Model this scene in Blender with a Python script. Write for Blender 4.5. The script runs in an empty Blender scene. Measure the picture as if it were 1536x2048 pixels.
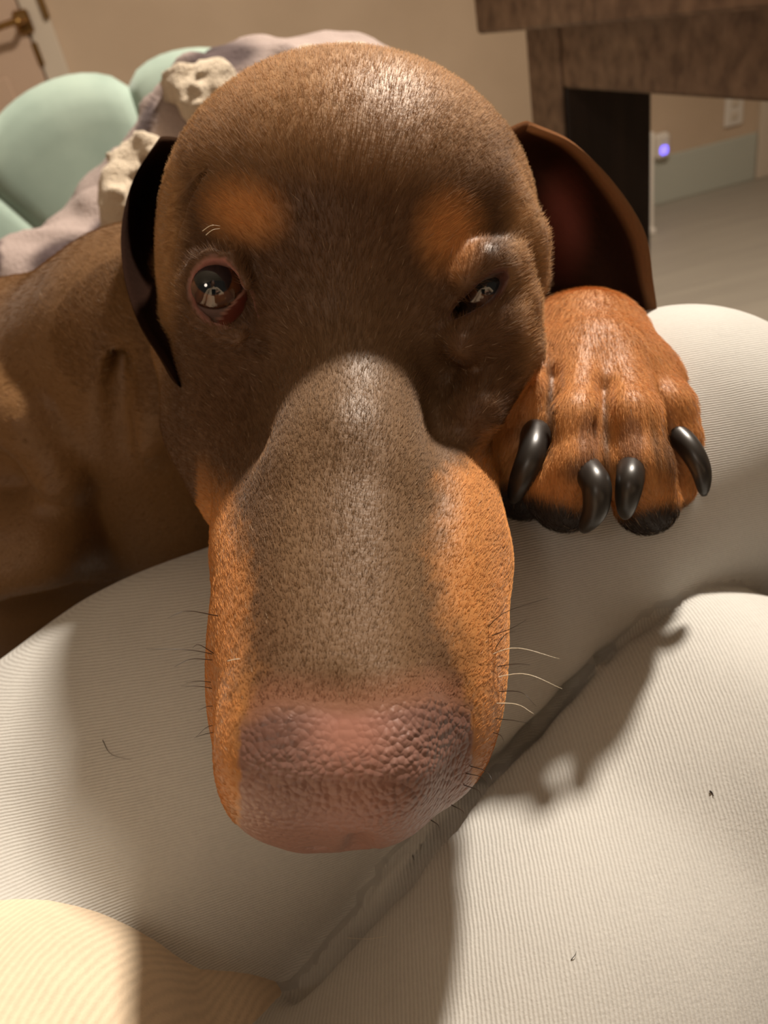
import bpy, math, random, os
import numpy as np
from mathutils import Matrix, Vector
C = bpy.context.scene.collection
rng = np.random.default_rng(7)
random.seed(7)

# ------------------------------------------------------------------ camera, world, lights
F = 1500.0
PITCH, ROLL = math.radians(33), math.radians(13)
CAMZ = 0.82
camd = bpy.data.cameras.new('camera'); cam = bpy.data.objects.new('camera', camd); C.objects.link(cam)
camd.sensor_fit = 'VERTICAL'; camd.sensor_height = 36; camd.lens = F / 2048 * 36
camd.clip_start = 0.01
M = Matrix.Rotation(math.radians(90) - PITCH, 4, 'X') @ Matrix.Rotation(-ROLL, 4, 'Z')
M.translation = Vector((0, 0, CAMZ))
cam.matrix_world = M
camd.dof.use_dof = True; camd.dof.focus_distance = 0.225; camd.dof.aperture_fstop = 13
bpy.context.scene.camera = cam
R = np.array(M.to_3x3()); T = np.array(M.translation)

W = bpy.data.worlds.new('world'); bpy.context.scene.world = W; W.use_nodes = True
W.node_tree.nodes['Background'].inputs[0].default_value = (1.0, .80, .62, 1)
W.node_tree.nodes['Background'].inputs[1].default_value = .075
vs = bpy.context.scene.view_settings
vs.view_transform = 'Standard'; vs.look = 'None'; vs.gamma = 1; vs.use_curve_mapping = False
vs.exposure = 0.0

def area(name, loc, target, size, power, color):
    l = bpy.data.lights.new(name, 'AREA'); l.shape = 'DISK'; l.size = size; l.energy = power; l.color = color
    o = bpy.data.objects.new(name, l); C.objects.link(o); o.location = loc
    o.rotation_euler = (Vector(target) - Vector(loc)).to_track_quat('-Z', 'Y').to_euler()
    return o
area('ceiling_lamp_light', (.85, 1.20, 2.30), (0, .3, .6), .18, 84, (1, .89, .76))
area('fill_light', (-.9, -1.6, 2.3), (0, .3, .6), .5, 7, (1, .85, .70))  # weak fill added behind the camera, no lamp of the room

# ------------------------------------------------------------------ coordinates
def P(px, py, d):                    # a point of space, in the viewer's metric frame
    return np.array([(px - 768) / F * d, -(py - 1024) / F * d, -d])
def Wd(p):                           # viewer frame -> world
    return np.asarray(p) @ R.T + T
def Vw(p):                           # world -> viewer frame
    return (np.asarray(p) - T) @ R
def proj(v):
    z = -v[:, 2]
    return 768 + v[:, 0] / z * F, 1024 - v[:, 1] / z * F
def ray(px, py, axis, val):          # world point where the sight line meets a world plane
    d = R @ P(px, py, 1.0)
    return T + d * ((val - T[axis]) / d[axis])
HO = P(692, 585, .247)
EX = np.array([1, -.02, 0.]); EX /= np.linalg.norm(EX)
EA = np.array([.035, .86, -.51]); EA -= EX * EA.dot(EX); EA /= np.linalg.norm(EA)
EN = np.cross(EX, EA)
HR = np.stack([EX, EA, EN])
def H(x, a, n): return HO + (EX * x + EA * a + EN * n) / 100

# ------------------------------------------------------------------ signed distance modelling
def smin(a, b, k):
    if k <= 0: return np.minimum(a, b)
    h = np.clip(.5 + .5 * (b - a) / k, 0, 1)
    return b + (a - b) * h - k * h * (1 - h)
def ell(c, r, rot=HR):
    c = np.asarray(c); r = np.asarray(r)
    def f(p):
        q = (p - c) @ rot.T
        k0 = np.sqrt(((q / r) ** 2).sum(1)); k1 = np.sqrt(((q / r ** 2) ** 2).sum(1)) + 1e-9
        return k0 * (k0 - 1) / k1
    f.b = (c, r.max()); return f
def seg(a, b, ra, rb):
    a = np.asarray(a); b = np.asarray(b); ba = b - a; L = ba.dot(ba) + 1e-12
    def f(p):
        t = np.clip(((p - a) @ ba) / L, 0, 1)
        return np.linalg.norm(p - a - t[:, None] * ba, axis=1) - (ra + t * (rb - ra))
    f.b = ((a + b) / 2, math.sqrt(L) / 2 + max(ra, rb)); return f
class Field:
    def __init__(s): s.ops = []
    def add(s, f, k=.01): s.ops.append((0, f, k)); return s
    def sub(s, f, k=.004): s.ops.append((1, f, k)); return s
    def chain(s, pts, k=.01, sub=False):          # pts: (point, radius)
        for (a, ra), (b, rb) in zip(pts, pts[1:]): (s.sub if sub else s.add)(seg(a, b, ra, rb), k)
        return s
    def __call__(s, p):
        d = np.full(len(p), 1e3)
        if not len(p): return d
        lo, hi = p.min(0), p.max(0)
        for m, f, k in s.ops:
            if hasattr(f, 'b'):                    # too far from this batch to matter
                g = np.maximum(0, np.maximum(lo - f.b[0], f.b[0] - hi))
                if np.sqrt((g * g).sum()) - f.b[1] > .05: continue
            d = smin(d, f(p), k) if m == 0 else -smin(-d, f(p), k)
        return d
def nets(f, lo, hi, h, B=12):
    lo = np.asarray(lo, float); n = np.ceil((np.asarray(hi) - lo) / h / B).astype(int)
    N = n * B
    V = np.empty(N, np.float32)
    bi = np.stack(np.meshgrid(*[np.arange(k) for k in n], indexing='ij'), -1).reshape(-1, 3)
    cen = lo + (bi * B + (B - 1) / 2) * h
    dc = np.concatenate([f(cen[i:i + 40000]) for i in range(0, len(cen), 40000)])
    loc = np.stack(np.meshgrid(*[np.arange(B)] * 3, indexing='ij'), -1).reshape(-1, 3)
    Vb = np.empty((len(bi), B ** 3), np.float32); Vb[:] = np.sign(dc)[:, None]
    act = np.nonzero(np.abs(dc) < h * B * 1.25 + .004)[0]
    for i in range(0, len(act), 16):
        a = act[i:i + 16]
        pts = lo + (bi[a][:, None, :] * B + loc[None]) * h
        Vb[a] = f(pts.reshape(-1, 3)).reshape(len(a), -1)
    V = Vb.reshape(n[0], n[1], n[2], B, B, B).transpose(0, 3, 1, 4, 2, 5).reshape(N)
    ins = V < 0
    c = np.zeros(N - 1, np.uint8)
    cs = [(i, j, k) for i in (0, 1) for j in (0, 1) for k in (0, 1)]
    sl = lambda o: tuple(slice(o[a], N[a] - 1 + o[a]) for a in range(3))
    for o in cs: c += ins[sl(o)]
    A = np.argwhere((c > 0) & (c < 8))
    idx = np.full(N - 1, -1, np.int32); idx[tuple(A.T)] = np.arange(len(A))
    acc = np.zeros((len(A), 3)); cnt = np.zeros(len(A))
    for ax in range(3):
        for u in (0, 1):
            for v in (0, 1):
                o = [u, v]; o.insert(ax, 0); o = np.array(o); e = np.eye(3, dtype=int)[ax]
                v0 = V[tuple((A + o).T)]; v1 = V[tuple((A + o + e).T)]
                m = (v0 < 0) != (v1 < 0)
                t = np.where(m, v0 / np.where(m, v0 - v1, 1), 0)
                acc += ((o + e * t[:, None])) * m[:, None]; cnt += m
    verts = lo + (A + acc / cnt[:, None]) * h
    faces = []
    for ax in range(3):
        e = np.eye(3, dtype=int)[ax]; b1 = (ax + 1) % 3; b2 = (ax + 2) % 3
        s0 = [slice(1, N[a] - 1) for a in range(3)]; s1 = list(s0)
        s0[ax] = slice(0, N[ax] - 1); s1[ax] = slice(1, N[ax])
        a0 = ins[tuple(s0)]; a1 = ins[tuple(s1)]
        E = np.argwhere(a0 != a1); fl = a0[tuple(E.T)]
        E = E + 1; E[:, ax] -= 1
        E = E[(E < np.array(N) - 1).all(1)] if len(E) else E
        fl = ins[tuple(E.T)]
        o1 = np.eye(3, dtype=int)[b1]; o2 = np.eye(3, dtype=int)[b2]
        q = np.stack([idx[tuple((E - o1 - o2).T)], idx[tuple((E - o2).T)], idx[tuple(E.T)], idx[tuple((E - o1).T)]], 1)
        q[~fl] = q[~fl][:, ::-1]
        faces.append(q[(q >= 0).all(1)])
    return verts, np.concatenate(faces)
def vnormals(v, f):
    a = v[f[:, 0]]; n = np.cross(v[f[:, 2]] - a, v[f[:, 3]] - v[f[:, 1]]) if f.shape[1] > 3 else np.cross(v[f[:, 1]] - a, v[f[:, 2]] - a)
    N = np.zeros_like(v)
    for k in range(f.shape[1]): np.add.at(N, f[:, k], n)
    return N / (np.linalg.norm(N, axis=1, keepdims=True) + 1e-12)
def grad(f, p, e=.0006):
    g = np.stack([f(p + np.eye(3)[k] * e) - f(p - np.eye(3)[k] * e) for k in range(3)], 1)
    return g / (np.linalg.norm(g, axis=1, keepdims=True) + 1e-12)

# ------------------------------------------------------------------ objects
def link_mesh(name, v, f, mats, parent=None, col=None, smooth=True, loc=None, world=False, nrm=None, fmat=None, attrs=None):
    v = np.asarray(v, float)
    if not world: v = Wd(v)
    org = np.array(loc) if loc is not None else np.zeros(3)
    me = bpy.data.meshes.new(name)
    if isinstance(f, np.ndarray):
        k = f.shape[1]
        me.vertices.add(len(v)); me.vertices.foreach_set('co', (v - org).astype(np.float32).ravel())
        me.loops.add(f.size); me.loops.foreach_set('vertex_index', f.astype(np.int32).ravel())
        me.polygons.add(len(f)); me.polygons.foreach_set('loop_start', np.arange(0, f.size, k, dtype=np.int32))
        me.update(calc_edges=True)
    else:
        me.from_pydata([tuple(x) for x in (v - org)], [], f)
    me.polygons.foreach_set('use_smooth', np.full(len(me.polygons), smooth))
    if fmat is not None: me.polygons.foreach_set('material_index', fmat.astype(np.int32))
    for m in (mats if isinstance(mats, (list, tuple)) else [mats]): me.materials.append(m)
    if col is not None:
        a = me.color_attributes.new('Col', 'FLOAT_COLOR', 'POINT')
        a.data.foreach_set('color', np.c_[col, np.ones(len(col))].astype(np.float32).ravel())
    for kk, vv in (attrs or {}).items():
        a = me.attributes.new(kk, 'FLOAT', 'POINT'); a.data.foreach_set('value', np.asarray(vv, np.float32))
    me.update()
    if nrm is not None: me.normals_split_custom_set_from_vertices((nrm @ R.T if not world else nrm).tolist())
    o = bpy.data.objects.new(name, me); C.objects.link(o)
    if parent is not None:
        o.parent = parent; o.location = Vector(org) - (parent.matrix_world.translation if True else 0)
        o.location = Vector(org) - Vector(parent.get('org', (0, 0, 0)))
    else: o.location = org
    return o
def thing(name, label, cat, loc=(0, 0, 0), group=None):
    o = bpy.data.objects.new(name, None); C.objects.link(o); o.location = loc; o['org'] = tuple(float(x) for x in loc)
    o.empty_display_size = .05
    o['label'] = label; o['category'] = cat
    if group: o['group'] = group
    return o
def tag(o, label, cat, group=None):
    o['label'] = label; o['category'] = cat
    if group: o['group'] = group
    return o
def box(v, f, c, s, rot=None, bev=0):       # box with chamfered vertical look kept simple
    c = np.asarray(c, float); s = np.asarray(s, float) / 2
    b = min(bev, s.min() * .9)
    pts = []
    base = len(v)
    if b <= 0:
        for x in (-1, 1):
            for y in (-1, 1):
                for z in (-1, 1): pts.append([x * s[0], y * s[1], z * s[2]])
        fs = [(0, 1, 3, 2), (4, 6, 7, 5), (0, 4, 5, 1), (2, 3, 7, 6), (0, 2, 6, 4), (1, 5, 7, 3)]
    else:
        import itertools
        ids = {}
        for x, y, z in itertools.product((-1, 1), repeat=3):
            for ax in range(3):
                q = [x * (s[0] - b), y * (s[1] - b), z * (s[2] - b)]; q[ax] = (x, y, z)[ax] * s[ax]
                ids[(x, y, z, ax)] = len(pts); pts.append(q)
        fs = []
        for ax in range(3):
            for sg in (-1, 1):
                o1, o2 = [a for a in range(3) if a != ax]
                L = []
                for u, w in ((-1, -1), (1, -1), (1, 1), (-1, 1)):
                    k = [0, 0, 0]; k[ax] = sg; k[o1] = u; k[o2] = w; L.append(ids[(*k, ax)])
                fs.append(tuple(L))
        for ax in range(3):
            o1, o2 = [a for a in range(3) if a != ax]
            for u in (-1, 1):
                for w in (-1, 1):
                    k0 = [0, 0, 0]; k1 = [0, 0, 0]; k0[o1] = k1[o1] = u; k0[o2] = k1[o2] = w; k0[ax] = -1; k1[ax] = 1
                    fs.append((ids[(*k0, o1)], ids[(*k1, o1)], ids[(*k1, o2)], ids[(*k0, o2)]))
        for x, y, z in itertools.product((-1, 1), repeat=3): fs.append((ids[(x, y, z, 0)], ids[(x, y, z, 1)], ids[(x, y, z, 2)]))
    pts = np.array(pts)
    if rot is not None: pts = pts @ np.array(rot).T
    v.extend((pts + c).tolist()); f.extend([tuple(i + base for i in q) for q in fs])
def fixn(o):
    import bmesh
    bm = bmesh.new(); bm.from_mesh(o.data); bmesh.ops.recalc_face_normals(bm, faces=bm.faces); bm.to_mesh(o.data); bm.free(); return o
def mkbox(name, c, s, mat, parent=None, rot=None, bev=.003):
    v, f = [], []; box(v, f, (0, 0, 0), s, rot, bev)
    o = link_mesh(name, v, f, mat, parent, smooth=False, world=True)
    me = o.data
    o.location = Vector(c) - Vector(parent.get('org', (0, 0, 0)) if parent else (0, 0, 0))
    return fixn(o)
def tube_geo(pts, rad, n=8, cap=True):
    pts = np.asarray(pts, float); rad = np.asarray(rad, float)
    t = np.gradient(pts, axis=0); t /= np.linalg.norm(t, axis=1, keepdims=True)
    up = np.array([.31, .52, .79]); vs_, fs = [], []
    u = np.cross(t[0], up); u /= np.linalg.norm(u)
    for i in range(len(pts)):
        u = u - t[i] * u.dot(t[i]); u /= np.linalg.norm(u); w = np.cross(t[i], u)
        for k in range(n):
            a = 2 * math.pi * k / n; vs_.append(pts[i] + rad[i] * (u * math.cos(a) + w * math.sin(a)))
    for i in range(len(pts) - 1):
        for k in range(n): fs.append((i * n + k, i * n + (k + 1) % n, (i + 1) * n + (k + 1) % n, (i + 1) * n + k))
    if cap:
        fs.append(tuple(range(n))[::-1]); fs.append(tuple(range((len(pts) - 1) * n, len(pts) * n)))
    return vs_, fs
def bez(pts, n=24):                    # Catmull-Rom through points
    pts = np.asarray(pts, float); q = np.vstack([2 * pts[0] - pts[1], pts, 2 * pts[-1] - pts[-2]])
    out = []
    m = len(pts) - 1
    for s in np.linspace(0, m, n):
        i = min(int(s), m - 1); t = s - i; a, b, c, d = q[i:i + 4]
        out.append(.5 * ((2 * b) + (-a + c) * t + (2 * a - 5 * b + 4 * c - d) * t * t + (-a + 3 * b - 3 * c + d) * t ** 3))
    return np.array(out)

# ------------------------------------------------------------------ materials
def mat(name, color=(.5, .5, .5), rough=.6, attr=False, spec=.5, sheen=0, metal=0, emit=None):
    m = bpy.data.materials.new(name); m.use_nodes = True; nt = m.node_tree; b = nt.nodes['Principled BSDF']
    b.inputs['Base Color'].default_value = (*color, 1); b.inputs['Roughness'].default_value = rough
    b.inputs['Specular IOR Level'].default_value = spec; b.inputs['Metallic'].default_value = metal
    if sheen: b.inputs['Sheen Weight'].default_value = sheen; b.inputs['Sheen Roughness'].default_value = .4
    if attr:
        a = nt.nodes.new('ShaderNodeAttribute'); a.attribute_name = 'Col'; nt.links.new(a.outputs['Color'], b.inputs['Base Color'])
    if emit: b.inputs['Emission Color'].default_value = (*emit[0], 1); b.inputs['Emission Strength'].default_value = emit[1]
    return m
def nd(m, t, **kw):
    n = m.node_tree.nodes.new(t)
    for k, v in kw.items():
        if k in n.inputs: n.inputs[k].default_value = v
        else: setattr(n, k, v)
    return n
def lk(m, a, b): m.node_tree.links.new(a, b)
def coords(m, scale=(1, 1, 1), rot=(0, 0, 0)):
    tc = nd(m, 'ShaderNodeTexCoord'); mp = nd(m, 'ShaderNodeMapping'); mp.inputs['Scale'].default_value = scale; mp.inputs['Rotation'].default_value = rot
    lk(m, tc.outputs['Object'], mp.inputs[0]); return mp.outputs[0]
def bump(m, hsock, strength, dist, prev=None):
    b = nd(m, 'ShaderNodeBump', Strength=strength, Distance=dist); lk(m, hsock, b.inputs['Height'])
    if prev: lk(m, prev, b.inputs['Normal'])
    lk(m, b.outputs[0], m.node_tree.nodes['Principled BSDF'].inputs['Normal']); return b.outputs[0]
def mottle(m, c1, c2, scale=5, detail=4, vec=None, lo=.35, hi=.65, mult=None):
    n = nd(m, 'ShaderNodeTexNoise', Scale=scale, Detail=detail)
    if vec is not None: lk(m, vec, n.inputs['Vector'])
    r = nd(m, 'ShaderNodeValToRGB'); r.color_ramp.elements[0].color = (*c1, 1); r.color_ramp.elements[1].color = (*c2, 1)
    r.color_ramp.elements[0].position = lo; r.color_ramp.elements[1].position = hi
    lk(m, n.outputs[0], r.inputs[0]); lk(m, r.outputs[0], m.node_tree.nodes['Principled BSDF'].inputs['Base Color']); return n, r

m_wall = mat('wall_paint', (.54, .36, .235), .85); v_ = coords(m_wall)
mottle(m_wall, (.50, .375, .26), (.56, .425, .30), 3, 3, v_); n_ = nd(m_wall, 'ShaderNodeTexNoise', Scale=120, Detail=2); lk(m_wall, v_, n_.inputs[0]); bump(m_wall, n_.outputs[0], .15, .001)
m_ceil = mat('ceiling_paint', (.7, .62, .5), .9)
m_trim = mat('trim_paint', (.62, .53, .42), .5)
m_base = mat('baseboard_paint', (.46, .47, .40), .5)
m_door = mat('door_paint', (.56, .40, .29), .5)
m_brass = mat('brass', (.35, .2, .07), .3, metal=1)
m_floor = mat('floor_finish', (.27, .235, .185), .5); v_ = coords(m_floor, (.6, 8, 1)); mottle(m_floor, (.30, .265, .215), (.35, .31, .25), 4, 5, v_)
m_velvet = mat('mint_velvet', (.33, .43, .36), .75, sheen=.5); v_ = coords(m_velvet)
mottle(m_velvet, (.29, .385, .325), (.37, .475, .40), 14, 5, v_)
m_wood = mat('rustic_wood', rough=.7); v_ = coords(m_wood, (3, 40, 40))
n_, r_ = mottle(m_wood, (.15, .088, .056), (.34, .22, .145), 1.2, 8, v_, .3, .75); bump(m_wood, n_.outputs[0], .4, .004)
m_woodshade = mat('shaded_wood', rough=.6); v_ = coords(m_woodshade, (30, 30, 3)); n_, r_ = mottle(m_woodshade, (.018, .010, .006), (.04, .022, .014), 1.2, 6, v_)  # leg wood darkened, the shade on the legs painted in
m_white = mat('white_paint', (.72, .66, .58), .45)
m_blue = mat('blue_led', (.1, .1, .6), .4, emit=((.16, .12, 1), 3.0))

def rib_mat(name, c, strength=.5):       # fine knitted ribs that follow the mesh attribute 'rib'
    m = mat(name, c, .85, sheen=.2); v = coords(m)
    at = nd(m, 'ShaderNodeAttribute', attribute_name='rib')
    nw = nd(m, 'ShaderNodeTexNoise', Scale=60, Detail=3); lk(m, v, nw.inputs[0])
    ad = nd(m, 'ShaderNodeMath', operation='MULTIPLY_ADD'); lk(m, nw.outputs[0], ad.inputs[0]); ad.inputs[1].default_value = 1.2; lk(m, at.outputs['Fac'], ad.inputs[2])
    mu = nd(m, 'ShaderNodeMath', operation='MULTIPLY'); lk(m, ad.outputs[0], mu.inputs[0]); mu.inputs[1].default_value = math.tau
    w = nd(m, 'ShaderNodeMath', operation='SINE'); lk(m, mu.outputs[0], w.inputs[0])
    n = nd(m, 'ShaderNodeTexNoise', Scale=1100, Detail=3); lk(m, v, n.inputs[0])
    a = nd(m, 'ShaderNodeMath', operation='MULTIPLY_ADD'); lk(m, w.outputs[0], a.inputs[0]); a.inputs[1].default_value = .5; lk(m, n.outputs[0], a.inputs[2])
    bump(m, a.outputs[0], strength, .0003)
    n2 = nd(m, 'ShaderNodeTexNoise', Scale=25, Detail=6); lk(m, v, n2.inputs[0])
    n4 = nd(m, 'ShaderNodeTexNoise', Scale=500, Detail=2); lk(m, v, n4.inputs[0])
    e1 = nd(m, 'ShaderNodeMath', operation='MULTIPLY_ADD'); lk(m, w.outputs[0], e1.inputs[0]); e1.inputs[1].default_value = .22; lk(m, n2.outputs[0], e1.inputs[2])
    e2 = nd(m, 'ShaderNodeMath', operation='MULTIPLY_ADD'); lk(m, n4.outputs[0], e2.inputs[0]); e2.inputs[1].default_value = .6; lk(m, e1.outputs[0], e2.inputs[2])
    mix = nd(m, 'ShaderNodeMix', data_type='RGBA'); mix.inputs['A'].default_value = (*[x * .80 for x in c], 1); mix.inputs['B'].default_value = (*[min(1, x * 1.08) for x in c], 1)
    lk(m, e2.outputs[0], mix.inputs['Factor']); lk(m, mix.outputs[2], m.node_tree.nodes['Principled BSDF'].inputs['Base Color'])
    return m
m_leg = rib_mat('grey_leggings_knit', (.50, .49, .46))
m_shirt = rib_mat('cream_sweatshirt_knit', (.66, .53, .38), .5)

# ------------------------------------------------------------------ the room
YB = 1.95
def quad(name, pts, m):
    v = [tuple(p) for p in pts]
    o = link_mesh(name, v, [(0, 1, 2, 3)], m, smooth=False, world=True); o['kind'] = 'structure'; return o
def slab(name, c, s, m, parent=None):
    o = mkbox(name, c, s, m, parent, bev=.002)
    if parent is None: o['kind'] = 'structure'
    return o
XL, XR = -2.4, 3.0
slab('floor', (0, 1.2, -.05), (5.4, 5.0, .1), m_floor)
slab('ceiling', (0, 1.2, 2.55), (5.4, 5.0, .1), m_ceil)
WR = Matrix.Rotation(math.radians(8), 3, 'Z')
# back wall, slightly turned away to the right
wc = ray(1400, 385, 2, 0.0)
ang = math.radians(6)
wdir = np.array([math.cos(ang), math.sin(ang), 0]); wn = np.array([math.sin(ang), -math.cos(ang), 0])   # wn faces the room
RW = np.array([[wdir[0], -wn[0], 0], [wdir[1], -wn[1], 0], [0, 0, 1]])
def onwall(px, py, off=0):
    d = R @ P(px, py, 1.0); p0 = wc + wn * off
    return T + d * ((p0 - T) @ wn) / (d @ wn)
print('wall foot', wc)
def wallbox(name, p, s, m, parent=None, off=0, bev=.003):
    c = np.asarray(p) + wn * off
    return mkbox(name, c, s, m, parent, rot=RW, bev=bev)
wb = wallbox('wall_back', wc * [1, 1, 0] + [0, 0, 1.25] - wdir * 1.5, (5.6, .1, 2.5), m_wall, off=-.05); wb['kind'] = 'structure'
wl = slab('wall_left', (-2.65, 1.0, 1.25), (.1, 4.2, 2.5), m_wall)
wr = slab('wall_right', (2.65, 1.0, 1.25), (.1, 4.4, 2.5), m_wall)
# baseboard of the right part
a_ = onwall(1300, 400); b_ = onwall(1505, 335)
bc = (wc + wdir * -.1); t0 = (a_ - wc) @ wdir; t1 = (b_ - wc) @ wdir
bh = onwall(1400, 290)[2]
print('baseboard height', bh, 't', t0, t1)
bb = wallbox('baseboard_back', wc * [1, 1, 0] + wdir * (t1 - 1.2) + [0, 0, .085], (2.4, .016, .17), m_base, off=.008); bb['kind'] = 'structure'
tr = wallbox('trim_1', wc * [1, 1, 0] + wdir * (t1 + .045) + [0, 0, 1.05], (.08, .024, 2.1), m_trim, off=.012); tr['kind'] = 'structure'
# door at the left
dh = onwall(52, 45)                    # handle position
de = onwall(92, 60)                    # casing line
th = (dh - wc) @ wdir; te = (de - wc) @ wdir
print('handle z', dh[2], 'th te', th, te)
dr = thing('door_1', '', ''); del dr['label']; del dr['category']; dr['kind'] = 'structure'
c0 = wc * [1, 1, 0]
wallbox('door_panel', c0 + wdir * (te - .05 - .40) + [0, 0, 1.0], (.80, .035, 2.0), m_door, dr, off=.02)
for k in range(2):
    for s in (0, 1):
        wallbox('door_inset', c0 + wdir * (te - .05 - .22 - .36 * s) + [0, 0, .5 + k * .95], (.24, .01, .75), m_door, dr, off=.043, bev=.0045)
wallbox('door_casing', c0 + wdir * (te - .01) + [0, 0, 1.03], (.07, .03, 2.06), m_trim, dr, off=.015)
wallbox('door_casing', c0 + wdir * (te - .89) + [0, 0, 1.03], (.07, .03, 2.06), m_trim, dr, off=.015)
wallbox('door_casing', c0 + wdir * (te - .45) + [0, 0, 2.09], (.96, .03, .07), m_trim, dr, off=.015)
hd = wallbox('door_handle', dh, (.045, .014, .06), m_brass, dr, off=.045, bev=.006)
hp = dh + wn * .05
v_, f_ = tube_geo(bez([hp, hp + wn * .045, hp + wn * .05 - wdir * .03, hp + wn * .05 - wdir * .12 - [0, 0, .01]], 12), np.full(12, .009), 10)
o = link_mesh('lever', v_, f_, m_brass, hd, world=True); o.location = -Vector(hd.location); fixn(o)
for k, (px, py) in enumerate(((90, 14), (80, 108))):
    p = onwall(px, py); wallbox('strike_plate', p, (.016, .012, .06), m_brass, dr, off=.036, bev=.002)
# outlet plate and plug-in light
p = onwall(1468, 218, .005)
ot = thing('wall_outlet', 'white electrical outlet plate on the wall near the right door trim', 'outlet', p)
wallbox('cover_plate', p, (.075, .008, .115), m_white, ot)
for s in (-1, 1): wallbox('socket', p + [0, 0, .022 * s], (.033, .006, .027), m_trim, ot, off=.006)
p = onwall(1322, 292, .02)
nl = thing('plug_in_light', 'small white plug-in night light glowing blue above the baseboard', 'night light', p)
wallbox('housing', p, (.06, .045, .09), m_white, nl, bev=.012)
wallbox('led_lens', p - [0, 0, .012], (.03, .02, .03), m_blue, nl, off=.018, bev=.006)


# white upright board standing near the wall
def ony(px, py, y):
    d = R @ P(px, py, 1.0); return T + d * ((y - T[1]) / d[1])
def onx(px, py, x):
    d = R @ P(px, py, 1.0); return T + d * ((x - T[0]) / d[0])
pb = ray(1290, 468, 2, 0.0); pt = ony(1287, 268, pb[1])
wbd = thing('white_board', 'narrow white board standing upright on the floor just right of the dark table leg', 'board', (pb[0], pb[1], 0))
mkbox('board', (pb[0], pb[1], pt[2] / 2), (.055, .02, pt[2]), m_white, wbd)
mkbox('foot', (pb[0], pb[1] + .05, .01), (.055, .16, .02), m_white, wbd)

# ------------------------------------------------------------------ table
ZS = .765                                     # underside of the top
A = ray(952, 70, 2, ZS); B = ray(1536, 20, 2, ZS)
td = (B - A) / np.linalg.norm(B - A); tn = np.array([-td[1], td[0], 0])   # td runs along the table, tn away from us
if tn[0] < 0: tn = -tn
RT = np.array([[td[0], tn[0], 0], [td[1], tn[1], 0], [0, 0, 1]])
def tb(name, u, w, z, s, m, par): return mkbox(name, A * [1, 1, 0] + td * u + tn * w + [0, 0, z], s, m, par, rot=RT, bev=.004)
TL = 1.15
tab = thing('dining_table', 'rustic brown wooden dining table with thick top and chunky legs', 'table', tuple(A * [1, 1, 0] + td * TL / 2 + tn * .4))
PW = .16
for k in range(5): tb('plank', TL / 2, PW * (k + .5), ZS + .026, (TL, PW - .003, .052), m_wood, tab)
ap0 = ray(1310, 175, 2, .70)
print('apron off', (ap0 - A) @ tn, 'table', A, B)
AO = .055
for w in (AO + .012, .8 - AO - .012): tb('apron', TL / 2, w, ZS - .040, (TL - .16, .024, .078), m_wood, tab)
for u in (.09, TL - .09): tb('apron', u, .4, ZS - .040, (.024, .6, .078), m_wood, tab)
for u in (.07 + .055, TL - .125):
    for w in (AO + .068, .8 - AO - .068):
        lg = tb('leg', u, w, (ZS - .001) / 2, (.11, .132, ZS - .001), m_woodshade, tab)
        tb('facing', u, AO - .002 if w < .4 else .8 - AO + .002, (ZS - .002) / 2, (.11, .006, ZS - .002), m_wood, tab)  # thin sheet added for the leg's lit side, in the paler wood

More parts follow.
